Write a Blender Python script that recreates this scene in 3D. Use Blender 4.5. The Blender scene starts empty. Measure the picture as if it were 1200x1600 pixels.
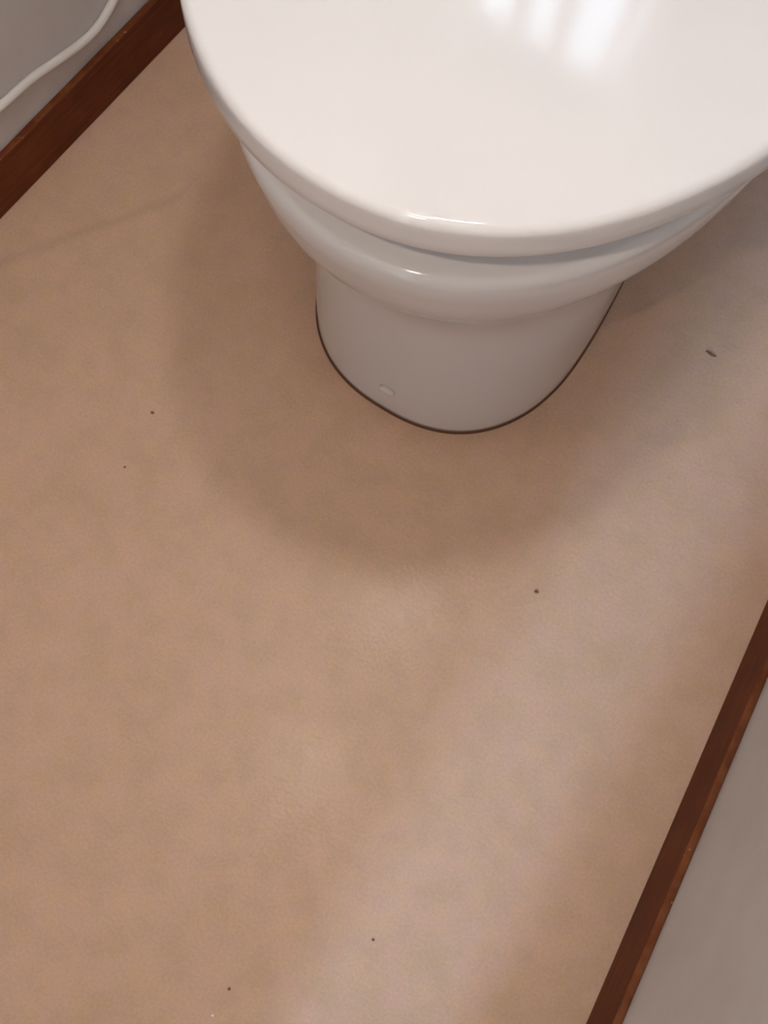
import bpy, bmesh, math, random
from mathutils import Vector, Matrix

# ---------------------------------------------------------------- camera, world, light, exposure
S = bpy.context.scene
COL = S.collection
cam_data = bpy.data.cameras.new('camera')
cam = bpy.data.objects.new('camera', cam_data)
COL.objects.link(cam)
R_ = Vector((0.8476788, 0.52948643, 0.03293579))
U_ = Vector((-0.51931209, 0.81549748, 0.25549719))
F_ = Vector((-0.10842324, 0.2336835, -0.96624863))
m = Matrix((R_, U_, -F_)).transposed().to_4x4()
m.translation = Vector((0, 0, 0.8216))
cam.matrix_world = m
cam_data.sensor_fit = 'HORIZONTAL'
cam_data.sensor_width = 36
cam_data.lens = 36 * 1598.65 / 1200
cam_data.clip_start = 0.01
S.camera = cam

S.view_settings.view_transform = 'Standard'
S.view_settings.look = 'None'
S.view_settings.gamma = 1
S.view_settings.use_curve_mapping = False
S.view_settings.exposure = 0.04
S.cycles.use_denoising = True
S.cycles.max_bounces = 10
S.cycles.diffuse_bounces = 6
S.cycles.caustics_refractive = False
S.render.filter_size = 2.4

world = bpy.data.worlds.new('sky')
S.world = world
world.use_nodes = True
bg = world.node_tree.nodes['Background']
bg.inputs['Color'].default_value = (0.66, 0.82, 1.0, 1)
bg.inputs['Strength'].default_value = 3.0

WARM = (1.0, 0.975, 0.955)
LAMP_POS = (-0.108, 0.375, 1.52)      # pendant over the toilet
LAMP_W = 10.8
WIN_W = 2.3
FRONT_FILL_W = 5.0
PANEL_W = 2.4
PHONE_W = 2.2
BAND_LIGHT_W = 225.0

def light(name, kind, loc, power, color, **kw):
    d = bpy.data.lights.new(name, kind)
    d.energy = power
    d.color = color
    for k, v_ in kw.items():
        setattr(d, k, v_)
    o = bpy.data.objects.new(name, d)
    o.location = loc
    COL.objects.link(o)
    return o

# the little lit diode beside the lens of the phone that took the picture
light('phone_diode', 'POINT', (-0.066, -0.004, 0.824), PHONE_W, (1.0, 0.80, 0.60), shadow_soft_size=0.004)

# ---------------------------------------------------------------- helpers
def new_obj(name, bm, mat, parent=None, smooth=True, kind=None):
    me = bpy.data.meshes.new(name)
    bmesh.ops.recalc_face_normals(bm, faces=bm.faces[:])
    bm.to_mesh(me)
    bm.free()
    if smooth:
        for p in me.polygons:
            p.use_smooth = True
    if mat:
        me.materials.append(mat)
    o = bpy.data.objects.new(name, me)
    COL.objects.link(o)
    if parent:
        o.parent = parent
    if kind:
        o['kind'] = kind
    return o

def tag(o, label, cat, group=None):
    o['label'] = label
    o['category'] = cat
    if group:
        o['group'] = group
    return o

def thing(name, label, cat, loc=(0, 0, 0), group=None):
    o = bpy.data.objects.new(name, None)
    o.location = loc
    o.empty_display_size = 0.05
    COL.objects.link(o)
    return tag(o, label, cat, group)

def add_box(bm, x0, x1, y0, y1, z0, z1, mat=None, bevel=0):
    vs = [bm.verts.new(Vector((x, y, z))) for z in (z0, z1) for y in (y0, y1) for x in (x0, x1)]
    fs = [(0, 2, 3, 1), (4, 5, 7, 6), (0, 1, 5, 4), (2, 6, 7, 3), (0, 4, 6, 2), (1, 3, 7, 5)]
    faces = [bm.faces.new([vs[i] for i in f]) for f in fs]
    if bevel:
        ed = {e for f in faces for e in f.edges}
        bmesh.ops.bevel(bm, geom=list(ed), offset=bevel, segments=3, profile=0.5, affect='EDGES')
    if mat is not None:
        bmesh.ops.transform(bm, matrix=mat, verts=bm.verts[:])
    return bm

def oval(a, b, n, x0, yf, yb, ab, z, N=96, M=20):
    """closed D outline: round front (superellipse), sides running back to yb with half width ab, rounded rear corners"""
    pts = []
    for i in range(N + 1):
        t = -math.pi + math.pi * i / N
        c, s = math.cos(t), math.sin(t)
        x = x0 + a * math.copysign(abs(c) ** (2 / n), c)
        y = yf + b + b * math.copysign(abs(s) ** (2 / n), s)
        pts.append((x, y, z))
    rc = min(0.035, ab * 0.5, max(0.001, (yb - yf - b) * 0.4))
    y1 = yb - rc
    side = []
    for i in range(1, M):
        u = i / M
        w = a + (ab - a) * (u * u * (3 - 2 * u))
        side.append((w, yf + b + (y1 - yf - b) * u))
    for i in range(9):
        t = math.pi / 2 * i / 8
        side.append((ab - rc + rc * math.cos(t), y1 + rc * math.sin(t)))
    for w, y in side:
        pts.append((x0 + w, y, z))
    for w, y in reversed(side):
        pts.append((x0 - w, y, z))
    return pts

def loft(bm, rings, cap0=False, cap1=False):
    vr = [[bm.verts.new(Vector(p)) for p in r] for r in rings]
    n = len(vr[0])
    for r0, r1 in zip(vr, vr[1:]):
        for i in range(n):
            j = (i + 1) % n
            bm.faces.new((r0[i], r0[j], r1[j], r1[i]))
    if cap0:
        bm.faces.new(vr[0])
    if cap1:
        bm.faces.new(list(reversed(vr[-1])))
    return bm

def tube(bm, pts, r, seg=12, close_ends=True):
    P = [Vector(p) for p in pts]
    prev = None
    rings = []
    for i, p in enumerate(P):
        d = (P[min(i + 1, len(P) - 1)] - P[max(i - 1, 0)]).normalized()
        if prev is None:
            n = d.orthogonal().normalized()
        else:
            n = (prev - d * prev.dot(d)).normalized()
        prev = n
        b = d.cross(n)
        rr = r[i] if isinstance(r, (list, tuple)) else r
        rings.append([p + (n * math.cos(2 * math.pi * k / seg) + b * math.sin(2 * math.pi * k / seg)) * rr for k in range(seg)])
    return loft(bm, rings, close_ends, close_ends)

def lathe(bm, prof, seg=32, mat=None):
    rings = [[(r * math.cos(2 * math.pi * k / seg), r * math.sin(2 * math.pi * k / seg), z) for k in range(seg)] for r, z in prof]
    loft(bm, rings, True, True)
    if mat is not None:
        bmesh.ops.transform(bm, matrix=mat, verts=bm.verts[:])
    return bm

def catmull(pts, n=10):
    P = [Vector(p) for p in pts]
    P = [P[0] * 2 - P[1]] + P + [P[-1] * 2 - P[-2]]
    out = []
    for i in range(1, len(P) - 2):
        a, b, c, d = P[i - 1:i + 3]
        for k in range(n):
            t = k / n
            out.append(0.5 * ((2 * b) + (c - a) * t + (2 * a - 5 * b + 4 * c - d) * t * t + (3 * b - a - 3 * c + d) * t ** 3))
    out.append(P[-2])
    return out

# ---------------------------------------------------------------- materials
def mat(name, color, rough=0.5, spec=0.5, coat=0.0, **kw):
    M = bpy.data.materials.new(name)
    M.use_nodes = True
    b = M.node_tree.nodes['Principled BSDF']
    b.inputs['Base Color'].default_value = (*color, 1)
    b.inputs['Roughness'].default_value = rough
    b.inputs['Specular IOR Level'].default_value = spec
    b.inputs['Coat Weight'].default_value = coat
    b.inputs['Coat Roughness'].default_value = 0.04
    for k, v_ in kw.items():
        b.inputs[k].default_value = v_
    return M

def nd(M, kind, **kw):
    n = M.node_tree.nodes.new(kind)
    for k, v_ in kw.items():
        if k in n.inputs.keys() if hasattr(n.inputs, 'keys') else False:
            n.inputs[k].default_value = v_
        else:
            setattr(n, k, v_)
    return n

def lk(M, a, b):
    M.node_tree.links.new(a, b)

def ramp(M, stops):
    n = nd(M, 'ShaderNodeValToRGB')
    e = n.color_ramp.elements
    while len(e) < len(stops):
        e.new(0.5)
    for el, (p, c) in zip(e, stops):
        el.position = p
        el.color = (*c, 1)
    return n

def mix(M, fac, a, b, mode='MIX'):
    n = nd(M, 'ShaderNodeMix', data_type='RGBA', blend_type=mode)
    for sock, v_ in ((n.inputs[0], fac), (n.inputs[6], a), (n.inputs[7], b)):
        if hasattr(v_, 'is_output'):
            lk(M, v_, sock)
        elif isinstance(v_, (int, float)):
            sock.default_value = v_
        else:
            sock.default_value = (*v_, 1)
    return n.outputs[2]

def noise(M, vec, scale, detail=4, rough=0.55):
    n = nd(M, 'ShaderNodeTexNoise')
    n.inputs['Scale'].default_value = scale
    n.inputs['Detail'].default_value = detail
    n.inputs['Roughness'].default_value = rough
    lk(M, vec, n.inputs['Vector'])
    return n

def floor_material():
    M = mat('vinyl_floor', (0.4, 0.3, 0.2), 0.45, 0.45, 0.05)
    M.node_tree.nodes['Principled BSDF'].inputs['Coat Roughness'].default_value = 0.14
    b = M.node_tree.nodes['Principled BSDF']
    tc = nd(M, 'ShaderNodeTexCoord').outputs['Object']
    cloud = ramp(M, [(0.32, (0.600, 0.404, 0.276)), (0.5, (0.618, 0.416, 0.290)), (0.68, (0.636, 0.428, 0.306))])
    lk(M, noise(M, tc, 9, 3).outputs['Fac'], cloud.inputs[0])
    blot = ramp(M, [(0.40, (0.945, 0.95, 0.93)), (0.52, (1, 1, 1)), (0.64, (1.035, 1.015, 1.03))])
    lk(M, noise(M, tc, 34, 5, 0.6).outputs['Fac'], blot.inputs[0])
    c = mix(M, 1.0, cloud.outputs[0], blot.outputs[0], 'MULTIPLY')
    # chroma blotches, yellow / pink
    ch = ramp(M, [(0.38, (1.012, 1.0, 0.95)), (0.5, (1, 1, 1)), (0.62, (1.0, 0.98, 1.015))])
    lk(M, noise(M, tc, 58, 2).outputs['Fac'], ch.inputs[0])
    c = mix(M, 1.0, c, ch.outputs[0], 'MULTIPLY')
    gr = ramp(M, [(0.35, (0.93, 0.93, 0.93)), (0.65, (1.06, 1.06, 1.06))])
    lk(M, noise(M, tc, 420, 3).outputs['Fac'], gr.inputs[0])
    c = mix(M, 0.8, c, gr.outputs[0], 'MULTIPLY')
    # a faint drag mark running out from the left skirting board
    sep = nd(M, 'ShaderNodeSeparateXYZ')
    lk(M, tc, sep.inputs[0])
    wob = noise(M, tc, 14, 2).outputs['Fac']
    def math_(op, a, b_=None):
        n = nd(M, 'ShaderNodeMath', operation=op)
        for s_, v_ in ((n.inputs[0], a), (n.inputs[1], b_)):
            if v_ is None:
                continue
            if hasattr(v_, 'is_output'):
                lk(M, v_, s_)
            else:
                s_.default_value = v_
        return n.outputs[0]
    # line y = 0.2097 + 1.52 (x + 0.4961)
    d = math_('SUBTRACT', sep.outputs[1], math_('ADD', math_('MULTIPLY', sep.outputs[0], 1.52), 0.9638))
    d = math_('ADD', d, math_('MULTIPLY', math_('SUBTRACT', wob, 0.5), 0.05))
    line = math_('SUBTRACT', 1.0, math_('MULTIPLY', math_('ABSOLUTE', d), 70.0))
    line = math_('MAXIMUM', line, 0.0)
    inside = math_('MULTIPLY', math_('LESS_THAN', sep.outputs[0], -0.40), math_('GREATER_THAN', sep.outputs[1], 0.17))
    c = mix(M, math_('MULTIPLY', math_('MULTIPLY', line, inside), 0.2), c, (0.25, 0.16, 0.10))
    lk(M, c, b.inputs['Base Color'])
    # embossed fine relief
    bump = nd(M, 'ShaderNodeBump')
    bump.inputs['Strength'].default_value = 0.25
    bump.inputs['Distance'].default_value = 0.0006
    lk(M, noise(M, tc, 260, 2).outputs['Fac'], bump.inputs['Height'])
    lk(M, bump.outputs[0], b.inputs['Normal'])
    lk(M, bump.outputs[0], b.inputs['Coat Normal'])
    return M

def wood_material():
    M = mat('stained_wood', (0.1, 0.03, 0.012), 0.55, 0.14)
    b = M.node_tree.nodes['Principled BSDF']
    tc = nd(M, 'ShaderNodeTexCoord').outputs['Object']
    mp = nd(M, 'ShaderNodeMapping')
    mp.inputs['Scale'].default_value = (1, 0.05, 1)
    lk(M, tc, mp.inputs[0])
    grain = ramp(M, [(0.25, (0.094, 0.022, 0.007)), (0.5, (0.140, 0.036, 0.012)), (0.75, (0.190, 0.052, 0.018))])
    lk(M, noise(M, mp.outputs[0], 260, 5, 0.65).outputs['Fac'], grain.inputs[0])
    patch = ramp(M, [(0.3, (0.75, 0.75, 0.75)), (0.7, (1.15, 1.15, 1.15))])
    lk(M, noise(M, tc, 16, 3).outputs['Fac'], patch.inputs[0])
    c = mix(M, 1.0, grain.outputs[0], patch.outputs[0], 'MULTIPLY')
    # worn arris: lighter, orange-brown wood along the top edge (pointiness of the bevel)
    geo = nd(M, 'ShaderNodeNewGeometry')
    nz = nd(M, 'ShaderNodeSeparateXYZ')
    lk(M, geo.outputs['Normal'], nz.inputs[0])
    wn = noise(M, tc, 45, 4).outputs['Fac']
    w = nd(M, 'ShaderNodeMath', operation='MULTIPLY')
    top = nd(M, 'ShaderNodeMapRange')
    top.inputs['From Min'].default_value = 0.25
    top.inputs['From Max'].default_value = 0.9
    lk(M, nz.outputs[2], top.inputs[0])
    lk(M, top.outputs[0], w.inputs[0])
    wr = nd(M, 'ShaderNodeMapRange')
    wr.inputs['From Min'].default_value = 0.35
    wr.inputs['From Max'].default_value = 0.65
    lk(M, wn, wr.inputs[0])
    lk(M, wr.outputs[0], w.inputs[1])
    c = mix(M, w.outputs[0], c, (0.20, 0.070, 0.026))
    # tiny chips through to bare wood
    chip = nd(M, 'ShaderNodeMapRange')
    chip.inputs['From Min'].default_value = 0.73
    chip.inputs['From Max'].default_value = 0.78
    lk(M, noise(M, tc, 210, 1).outputs['Fac'], chip.inputs[0])
    cm = nd(M, 'ShaderNodeMath', operation='MULTIPLY')
    lk(M, chip.outputs[0], cm.inputs[0])
    lk(M, top.outputs[0], cm.inputs[1])
    c = mix(M, cm.outputs[0], c, (0.46, 0.24, 0.12))
    lk(M, c, b.inputs['Base Color'])
    return M

def wall_material(name, color):
    M = mat(name, color, 0.75, 0.25)
    b = M.node_tree.nodes['Principled BSDF']
    tc = nd(M, 'ShaderNodeTexCoord').outputs['Object']
    r = ramp(M, [(0.3, tuple(k * 0.96 for k in color)), (0.7, tuple(k * 1.03 for k in color))])
    lk(M, noise(M, tc, 22, 4).outputs['Fac'], r.inputs[0])
    lk(M, r.outputs[0], b.inputs['Base Color'])
    bump = nd(M, 'ShaderNodeBump')
    bump.inputs['Strength'].default_value = 0.15
    bump.inputs['Distance'].default_value = 0.001
    lk(M, noise(M, tc, 180, 3).outputs['Fac'], bump.inputs['Height'])
    lk(M, bump.outputs[0], b.inputs['Normal'])
    return M

M_floor = floor_material()
M_wood = wood_material()
M_wall = wall_material('painted_wall', (0.61, 0.585, 0.575))
M_ceil = wall_material('painted_ceiling', (0.82, 0.80, 0.78))
M_ceramic = mat('white_ceramic', (0.735, 0.748, 0.772), 0.10, 0.5, 0.0)
M_plastic = mat('white_plastic', (0.745, 0.752, 0.772), 0.09, 0.5, 0.0)
M_cable = mat('white_cable', (0.72, 0.69, 0.65), 0.4, 0.4)
M_seal = mat('dark_sealant', (0.13, 0.058, 0.028), 0.6, 0.3)
M_speck = mat('brown_speck', (0.22, 0.115, 0.075), 0.7, 0.2)
M_pale = mat('pale_speck', (0.85, 0.82, 0.78), 0.6, 0.3)
M_cap = mat('ivory_cap', (0.72, 0.68, 0.63), 0.3, 0.4)
M_frame = mat('window_paint', (0.70, 0.68, 0.66), 0.4, 0.4)
M_glass = mat('window_glass', (1, 1, 1), 0.0, 0.5, 0, **{'Transmission Weight': 1.0, 'IOR': 1.02})
M_cloth = mat('curtain_cloth', (0.85, 0.85, 0.85), 0.8, 0.2, 0, **{'Transmission Weight': 0.0})
M_door = mat('door_paint', (0.55, 0.50, 0.46), 0.4, 0.4)
M_metal = mat('brushed_metal', (0.6, 0.58, 0.55), 0.3, 0.5, 0, Metallic=1.0)
M_bulb = bpy.data.materials.new('lit_globe')
M_bulb.use_nodes = True
_nt = M_bulb.node_tree
_nt.nodes.remove(_nt.nodes['Principled BSDF'])
_em = _nt.nodes.new('ShaderNodeEmission')
_em.inputs['Color'].default_value = (*WARM, 1)
_nt.links.new(_em.outputs[0], _nt.nodes['Material Output'].inputs['Surface'])

# ---------------------------------------------------------------- room shell
ANG_L, ANG_R = math.radians(-4.56), math.radians(4.31)
SK_H, SK_T = 0.0566, 0.0067
ML = Matrix.Translation((-0.5007, 0.5, 0)) @ Matrix.Rotation(ANG_L, 4, 'Z')
MR = Matrix.Translation((0.1988, 0.5, 0)) @ Matrix.Rotation(ANG_R, 4, 'Z')
CEIL = 2.32
BACK, FRONT = 0.93, -1.05

bm = bmesh.new()
add_box(bm, -0.95, 0.65, FRONT - 0.1, BACK + 0.1, -0.06, 0)
new_obj('floor', bm, M_floor, smooth=False, kind='structure')
bm = bmesh.new()
add_box(bm, -0.95, 0.65, FRONT - 0.1, BACK + 0.1, CEIL, CEIL + 0.08)
new_obj('ceiling', bm, M_ceil, smooth=False, kind='structure')

o = new_obj('wall_left', add_box(bmesh.new(), -SK_T - 0.08, -SK_T, -1.62, 0.46, 0, CEIL), M_wall, smooth=False, kind='structure')
o.matrix_world = ML
o = new_obj('wall_right', add_box(bmesh.new(), SK_T, SK_T + 0.08, -1.62, 0.46, 0, CEIL), M_wall, smooth=False, kind='structure')
o.matrix_world = MR

def skirting(name, x0, x1, mw):
    b_ = add_box(bmesh.new(), x0, x1, -1.54, 0.425, 0.0, SK_H, bevel=0.0014)
    o_ = new_obj(name, b_, M_wood, smooth=False, kind='structure')
    o_.matrix_world = mw
    return o_
skirting('baseboard_left', -SK_T, 0, ML)
skirting('baseboard_right', 0, SK_T, MR)

# back wall with the window opening over the cistern
WX0, WX1, WZ0, WZ1 = -0.46, -0.06, 0.95, 1.40
bm = bmesh.new()
add_box(bm, -0.60, WX0, BACK, BACK + 0.1, 0, CEIL)
add_box(bm, WX1, 0.35, BACK, BACK + 0.1, 0, CEIL)
add_box(bm, WX0, WX1, BACK, BACK + 0.1, 0, WZ0)
add_box(bm, WX0, WX1, BACK, BACK + 0.1, WZ1, CEIL)
new_obj('wall_back', bm, M_wall, smooth=False, kind='structure')
bm = bmesh.new()
add_box(bm, -0.95, -0.52, FRONT - 0.08, FRONT, 0, CEIL)
add_box(bm, 0.145, 0.65, FRONT - 0.08, FRONT, 0, CEIL)
add_box(bm, -0.52, 0.145, FRONT - 0.08, FRONT, 2.0, 2.04)
add_box(bm, -0.52, 0.145, FRONT - 0.08, FRONT, 2.27, CEIL)
new_obj('wall_front', bm, M_wall, smooth=False, kind='structure')
door = new_obj('door_1', add_box(bmesh.new(), -0.519, 0.055, FRONT - 0.06, FRONT - 0.02, 0.004, 1.998, bevel=0.003), M_door, smooth=False, kind='structure')  # unseen leaf, its gap set to shape the cool band on the floor

win = bpy.data.objects.new('window_1', None)
win.location = ((WX0 + WX1) / 2, BACK + 0.05, WZ0)
win['kind'] = 'structure'
COL.objects.link(win)
hw, hh = (WX1 - WX0) / 2, WZ1 - WZ0
fr = bmesh.new()
add_box(fr, -hw, hw, -0.02, 0.02, 0, 0.035)
add_box(fr, -hw, hw, -0.02, 0.02, hh - 0.035, hh)
add_box(fr, -hw, -hw + 0.035, -0.02, 0.02, 0.035, hh - 0.035)
add_box(fr, hw - 0.035, hw, -0.02, 0.02, 0.035, hh - 0.035)
new_obj('window_frame', fr, M_frame, win, smooth=False)
new_obj('mullion', add_box(bmesh.new(), -0.012, 0.012, -0.016, 0.016, 0.035, hh - 0.035), M_frame, win, smooth=False)
for _x0, _x1 in ((-hw + 0.035, -0.085), (-0.063, -0.012), (0.012, 0.080), (0.098, hw - 0.035)):
    new_obj('pane', add_box(bmesh.new(), _x0, _x1, -0.003, 0.003, 0.035, hh - 0.035), M_glass, win, smooth=False)
for _x0, _x1 in ((-0.085, -0.063), (0.080, 0.098)):
    new_obj('glazing_bar', add_box(bmesh.new(), _x0, _x1, -0.014, 0.014, 0.035, hh - 0.035), M_frame, win, smooth=False)
sky = light('window_daylight', 'AREA', ((WX0 + WX1) / 2, BACK + 0.11, (WZ0 + WZ1) / 2), WIN_W, (0.66, 0.83, 1.0),
            shape='RECTANGLE', size=WX1 - WX0, size_y=hh)
band_light = light('added_band_light', 'AREA', (0.085, -4.6, 1.45), BAND_LIGHT_W, (0.36, 0.64, 1.0),  # added blue source, no known window; makes the cool floor band
             shape='RECTANGLE', size=0.16, size_y=1.1)
band_light.rotation_euler = (math.radians(90 - 16), 0, 0)
front_fill = light('added_front_fill', 'AREA', (-0.1875, FRONT - 0.10, 2.155), FRONT_FILL_W, (0.74, 0.87, 1.0),  # added soft fill from the front, not a known window
                shape='RECTANGLE', size=0.66, size_y=0.23)
front_fill.rotation_euler = (math.radians(90), 0, 0)
w2 = new_obj('added_fill_pane', add_box(bmesh.new(), -0.52, 0.145, FRONT - 0.05, FRONT - 0.045, 2.04, 2.27), M_glass, smooth=False, kind='structure')  # added pane for the front fill, no such window known
sky.rotation_euler = (math.radians(-90), 0, 0)

# ---------------------------------------------------------------- toilet
X0 = -0.1415
toilet = thing('toilet', 'white glazed close-coupled toilet with its lid closed, standing on the beige floor', 'toilet', (X0, 0.2755, 0))

def P(a, b, n, yf, yb, ab, z):
    """outline in the toilet's own frame"""
    return [(x, y - 0.2755, zz) for x, y, zz in oval(a, b, n, 0, yf, yb, ab, z)]

def lerp(p, q, t):
    return [a_ + (b_ - a_) * t for a_, b_ in zip(p, q)]

# bowl and pedestal: one ceramic casting
rim = [0.1650, 0.2500, 2.085, 0.2155, 0.640, 0.150]
foot = [0.1202, 0.1434, 2.368, 0.2755, 0.640, 0.110]
prof = [  # z, inset x, inset y at the front
    (0.398, 0.056, 0.062), (0.4010, 0.048, 0.054), (0.4010, 0.038, 0.042), (0.398, 0.0335, 0.0350), (0.390, 0.0310, 0.0320), (0.379, 0.0285, 0.0290),
    (0.3705, 0.0262, 0.0266), (0.3662, 0.0215, 0.0217), (0.3642, 0.0150, 0.0150), (0.3632, 0.0090, 0.0090), (0.3626, 0.0048, 0.0048), (0.3618, 0.0022, 0.0022), (0.3602, 0.0003, 0.0003), (0.3578, -0.0009, -0.0009), (0.355, -0.0012, -0.0012),
    (0.349, -0.0012, -0.0012), (0.341, -0.0006, 0.0002), (0.332, 0.0004, 0.0020), (0.322, 0.0016, 0.0040), (0.312, 0.0030, 0.0066), (0.302, 0.0052, 0.0098),
    (0.290, 0.0095, 0.0150), (0.278, 0.0155, 0.0215), (0.265, 0.0225, 0.0290)]
rings = []
for z, ix, iy in prof:
    a, b, n, yf, yb, ab = rim
    rings.append(P(a - ix, b - iy, n, yf + iy, yb - ix, ab - ix, z))
a, b, n, yf, yb, ab = rim
last = [a - 0.0225, b - 0.029, n, yf + 0.029, yb - 0.0225, ab - 0.0225]
for z, t in ((0.252, 0.22), (0.238, 0.44), (0.222, 0.66), (0.204, 0.84), (0.185, 0.95), (0.165, 1.0)):
    q = lerp(last, foot, t)
    rings.append(P(*q, z))
for z, gx in ((0.12, -0.0012), (0.07, -0.0012), (0.03, -0.0006), (0.008, -0.0002), (0.0025, -0.0006), (0.0015, -0.002)):
    a, b, n, yf, yb, ab = foot
    rings.append(P(a + gx, b + gx, n, yf - gx, yb, ab + gx, z))
# inside of the bowl
inner = []
a, b, n, yf, yb, ab = rim
for z, ix in ((0.20, 0.135), (0.22, 0.115), (0.27, 0.085), (0.33, 0.068), (0.37, 0.062)):
    inner.append(P(a - ix, b - ix * 1.1, n, yf + ix * 1.1, yb - ix - 0.12, ab - ix, z))
bm = bmesh.new()
loft(bm, inner + rings, True, True)
new_obj('bowl', bm, M_ceramic, toilet)

# dark bead of sealant round the foot
bm = bmesh.new()
a, b, n, yf, yb, ab = foot
sr = []
for z, g in ((0.0002, 0.0009), (0.0006, 0.0007), (0.0012, 0.0001), (0.0018, -0.0008)):
    sr.append(P(a + g, b + g, n, yf - g, yb + g, ab + g, z))
loft(bm, sr)
s_o = new_obj('sealant', bm, M_seal, toilet)
s_o['label'] = 'thin dark brown sealant line round the foot'

# screw cap low on the front of the pedestal
bm = bmesh.new()
lathe(bm, [(0.0062, -0.0015), (0.0062, 0.0008), (0.0056, 0.0018), (0.0040, 0.0025), (0.0015, 0.0028)], 28)
c_o = new_obj('screw_cap', bm, M_cap, toilet)
c_o['label'] = 'ivory plastic screw cap'
c_o.rotation_euler = (math.radians(90), 0, 0)
c_o.location = (-0.139 - X0, 0.2756 - 0.2755 - 0.0008, 0.0462)
c_o.scale = (1.15, 0.85, 1)

# seat ring, hidden under the lid's skirt
lid = [0.1832, 0.2724, 2.079, 0.2004, 0.652, 0.165]
def L(i, z, add=0.0):
    a, b, n, yf, yb, ab = lid
    return P(max(a - i, 0.004), max(b - i, 0.004), n, yf + i, yb - min(i, 0.21), max(ab - i, 0.004), z)
bm = bmesh.new()
loft(bm, [L(0.075, 0.404), L(0.022, 0.4035), L(0.016, 0.4075), L(0.015, 0.413), L(0.018, 0.4165), L(0.07, 0.418), L(0.078, 0.411), L(0.075, 0.404)])
new_obj('seat', bm, M_plastic, toilet)

# lid: skirted edge, rolled arris, gently domed top
ZT, ZB = 0.4368, 0.4167
rings = [L(0.03, 0.4215), L(0.009, 0.4205), L(0.0035, 0.4166), L(0.0018, 0.4160), L(0.0005, 0.4163), L(0.0, 0.4172), L(0.0, 0.4230), L(0.0003, 0.4290)]
rr = 0.0052
for k in range(1, 9):
    t = math.pi / 2 * k / 8
    rings.append(L(0.0004 + rr * (1 - math.cos(t)), ZT - rr * 1.05 + rr * 1.05 * math.sin(t)))
DOME = 0.0042
for i in (0.0085, 0.012, 0.018, 0.028, 0.042, 0.06, 0.08, 0.10, 0.12, 0.14, 0.155, 0.168, 0.176):
    u = (i - 0.0056) / (0.183 - 0.0056)
    rings.append(L(i, ZT + DOME * (1 - (1 - u) ** 2)))
bm = bmesh.new()
loft(bm, rings, True, True)
new_obj('lid', bm, M_plastic, toilet)

for sx in (-0.075, 0.075):
    bm = bmesh.new()
    tube(bm, [(sx - 0.024, 0.388, 0.420), (sx + 0.024, 0.388, 0.420)], 0.011, 20)
    new_obj('hinge', bm, M_plastic, toilet)

# cistern behind, with its lid and push button
bm = bmesh.new()
add_box(bm, -0.180, 0.180, 0.44, 0.622, 0.398, 0.760, bevel=0.022)
new_obj('cistern', bm, M_ceramic, toilet)
bm = bmesh.new()
add_box(bm, -0.188, 0.188, 0.432, 0.628, 0.760, 0.792, bevel=0.010)
cl = new_obj('cistern_lid', bm, M_ceramic, toilet)
bm = bmesh.new()
lathe(bm, [(0.022, 0), (0.022, 0.005), (0.018, 0.007), (0.004, 0.0065)], 28)
pb = new_obj('push_button', bm, M_metal, cl)
pb.location = (0, 0.53, 0.7915)
bm = bmesh.new()
add_box(bm, -0.12, 0.12, 0.35, 0.47, 0.33, 0.400, bevel=0.012)
new_obj('cistern_shelf', bm, M_ceramic, toilet)

# ---------------------------------------------------------------- cable on the left wall
cab = catmull([(-0.538, -0.06, 0.30), (-0.5395, 0.02, 0.235), (-0.534, 0.10, 0.165), (-0.5275, 0.19, 0.120), (-0.5237, 0.245, 0.1055), (-0.5198, 0.2945, 0.1004), (-0.5170, 0.331, 0.0970), (-0.5146, 0.359, 0.0905),
               (-0.5124, 0.3870, 0.0845), (-0.5106, 0.4090, 0.0848), (-0.5088, 0.4320, 0.0945), (-0.507, 0.450, 0.112), (-0.505, 0.475, 0.155), (-0.500, 0.51, 0.225), (-0.4965, 0.565, 0.330), (-0.4915, 0.630, 0.450), (-0.4865, 0.700, 0.560), (-0.4850, 0.715, 0.640)], 8)
bm = bmesh.new()
tube(bm, cab, 0.0037, 14)
tag(new_obj('power_cable', bm, M_cable), 'white flexible power cable sagging along the left wall just above the dark skirting board', 'cable')

sock = thing('wall_socket', 'white wall socket plate with the cable plug in it, low on the left wall', 'socket')
sock.matrix_world = Matrix.Translation((-0.5520, -0.06, 0.31)) @ Matrix.Rotation(ANG_L, 4, 'Z')
new_obj('plate', add_box(bmesh.new(), 0, 0.007, -0.036, 0.036, -0.055, 0.055, bevel=0.002), M_cable, sock, smooth=False)
new_obj('plug', add_box(bmesh.new(), 0.007, 0.026, -0.012, 0.012, -0.016, 0.014, bevel=0.003), M_cable, sock, smooth=False)

# ---------------------------------------------------------------- bits lying on the floor
def speck(name, x, y, sx, sy, sz, rot, M, label, cat, seed, group=None):
    rng = random.Random(seed)
    b_ = bmesh.new()
    bmesh.ops.create_icosphere(b_, subdivisions=2, radius=1.0)
    for v_ in b_.verts:
        k = 1 + rng.uniform(-0.16, 0.16)
        v_.co = Vector((v_.co.x * sx * k, v_.co.y * sy * k, v_.co.z * sz))
    o_ = new_obj(name, b_, M)
    o_.location = (x, y, sz * 0.9)
    o_.rotation_euler = (0, 0, rot)
    return tag(o_, label, cat, group)

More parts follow.
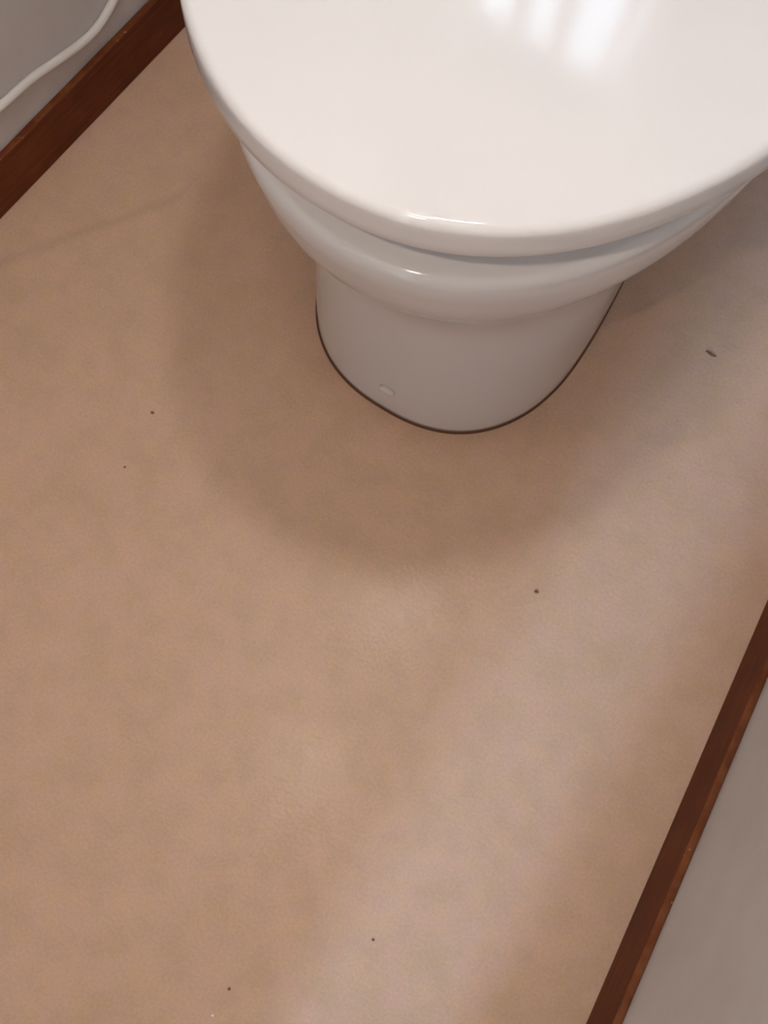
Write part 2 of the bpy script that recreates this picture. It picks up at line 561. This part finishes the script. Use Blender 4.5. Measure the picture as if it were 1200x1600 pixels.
# splinter: a slightly bent sliver
bm = bmesh.new()
tube(bm, catmull([(-0.0052, 0.0006, 0.0009), (-0.002, 0.0001, 0.0012), (0.0012, -0.0004, 0.0012), (0.0050, 0.0002, 0.0009)], 5),
     [0.0005] + [0.0009] * 4 + [0.0013] * 7 + [0.0010] * 3 + [0.0005], 8)
sp = new_obj('splinter', bm, M_speck)
sp.location = (0.0737, 0.4739, 0.0002)
sp.rotation_euler = (0, 0, 0.05)
sp.scale = (1, 1, 0.3)
tag(sp, 'small dark brown splinter lying on the floor right of the toilet foot', 'splinter')

speck('dirt_speck', -0.3036, 0.1670, 0.0016, 0.0014, 0.0006, 0.3, M_speck, 'tiny brown speck on the floor at the left edge of the toilet shadow', 'speck', 1)
speck('dirt_speck', -0.2950, 0.1153, 0.0011, 0.0009, 0.0005, 0.9, M_speck, 'faint tiny speck on the floor below left of the toilet shadow', 'speck', 2)
speck('dirt_speck', 0.0489, 0.2083, 0.0018, 0.0014, 0.0007, 0.4, M_speck, 'tiny dark speck on the floor just outside the toilet shadow, front right', 'speck', 3)
speck('dirt_speck', 0.0762, -0.0863, 0.0012, 0.0010, 0.0005, 0.2, M_speck, 'faint tiny speck on the near floor in the bluish light band', 'speck', 4)
speck('dirt_speck', 0.0040, -0.1707, 0.0012, 0.0011, 0.0005, 0.2, M_speck, 'faint tiny dark speck on the near floor just above the pale crumb', 'speck', 5)
speck('pale_crumb', 0.0040, -0.1914, 0.0013, 0.0012, 0.0008, 0.2, M_pale, 'tiny whitish crumb on the floor at the bottom edge of the picture', 'crumb', 6)

# ---------------------------------------------------------------- lamps and curtain (overhead and behind)
def glow(base, watts, r):
    M = base.copy()
    # radiant exitance of a sphere: W / (4 pi r^2), strength = exitance / pi
    M.node_tree.nodes['Emission'].inputs['Strength'].default_value = watts / (4 * math.pi * r * r) / math.pi
    return M

pend = thing('pendant_lamp', 'warm white globe lamp hanging from the ceiling over the toilet', 'lamp', LAMP_POS)
bm = bmesh.new()
bmesh.ops.create_uvsphere(bm, u_segments=32, v_segments=16, radius=0.045)
new_obj('globe', bm, glow(M_bulb, LAMP_W, 0.045), pend)
bm = bmesh.new()
lathe(bm, [(0.018, 0.040), (0.022, 0.044), (0.022, 0.103), (0.010, 0.113)], 24)
new_obj('lamp_holder', bm, M_metal, pend)
bm = bmesh.new()
tube(bm, [(0, 0, 0.108), (0, 0, CEIL - LAMP_POS[2] - 0.02)], 0.004, 10)
new_obj('flex', bm, M_cable, pend)
bm = bmesh.new()
lathe(bm, [(0.045, CEIL - LAMP_POS[2]), (0.045, CEIL - LAMP_POS[2] - 0.015), (0.02, CEIL - LAMP_POS[2] - 0.028)], 24)
new_obj('ceiling_rose', bm, M_cable, pend)

cl_lamp = thing('added_ceiling_lamp', 'added unseen round flat white lamp on the ceiling just in front of the toilet', 'lamp', (-0.13, -0.06, CEIL))  # added lamp: soft fill from above and a glint on the floor
bm = bmesh.new()
lathe(bm, [(0.085, 0), (0.085, -0.018), (0.079, -0.024), (0.074, -0.018)], 40)
new_obj('lamp_rim', bm, M_cable, cl_lamp)
bm = bmesh.new()
lathe(bm, [(0.074, -0.018), (0.071, -0.028), (0.056, -0.036), (0.030, -0.040), (0.003, -0.041)], 40)
M_panel = M_bulb.copy()
M_panel.name = 'lit_diffuser'
M_panel.node_tree.nodes['Emission'].inputs['Color'].default_value = (1.0, 0.93, 0.84, 1)
M_panel.node_tree.nodes['Emission'].inputs['Strength'].default_value = PANEL_W / (math.pi * 0.074 ** 2) / math.pi
new_obj('diffuser', bm, M_panel, cl_lamp)

cur = thing('window_curtain', 'white gathered curtain hanging in front of the small window behind the cistern', 'curtain', ((WX0 + WX1) / 2, BACK - 0.03, 0))
def panel(x0, x1, z0, z1, folds):
    b_ = bmesh.new()
    N = folds * 10
    rows = []
    for z in (z1, (z0 + z1) / 2, z0):
        rows.append([b_.verts.new((x0 + (x1 - x0) * i / N, 0.012 * math.sin(2 * math.pi * folds * i / N), z)) for i in range(N + 1)])
    for r0, r1 in zip(rows, rows[1:]):
        for i in range(N):
            b_.faces.new((r0[i], r0[i + 1], r1[i + 1], r1[i]))
    o_ = new_obj('curtain_panel', b_, M_cloth, cur)
    sm = o_.modifiers.new('thickness', 'SOLIDIFY')
    sm.thickness = 0.001
panel(-0.22, -0.12, 0.88, 1.40, 4)
panel(0.12, 0.19, 0.88, 1.40, 3)
bm = bmesh.new()
tube(bm, [(-0.28, 0, 1.405), (0.25, 0, 1.405)], 0.006, 12)
new_obj('curtain_rod', bm, M_metal, cur)
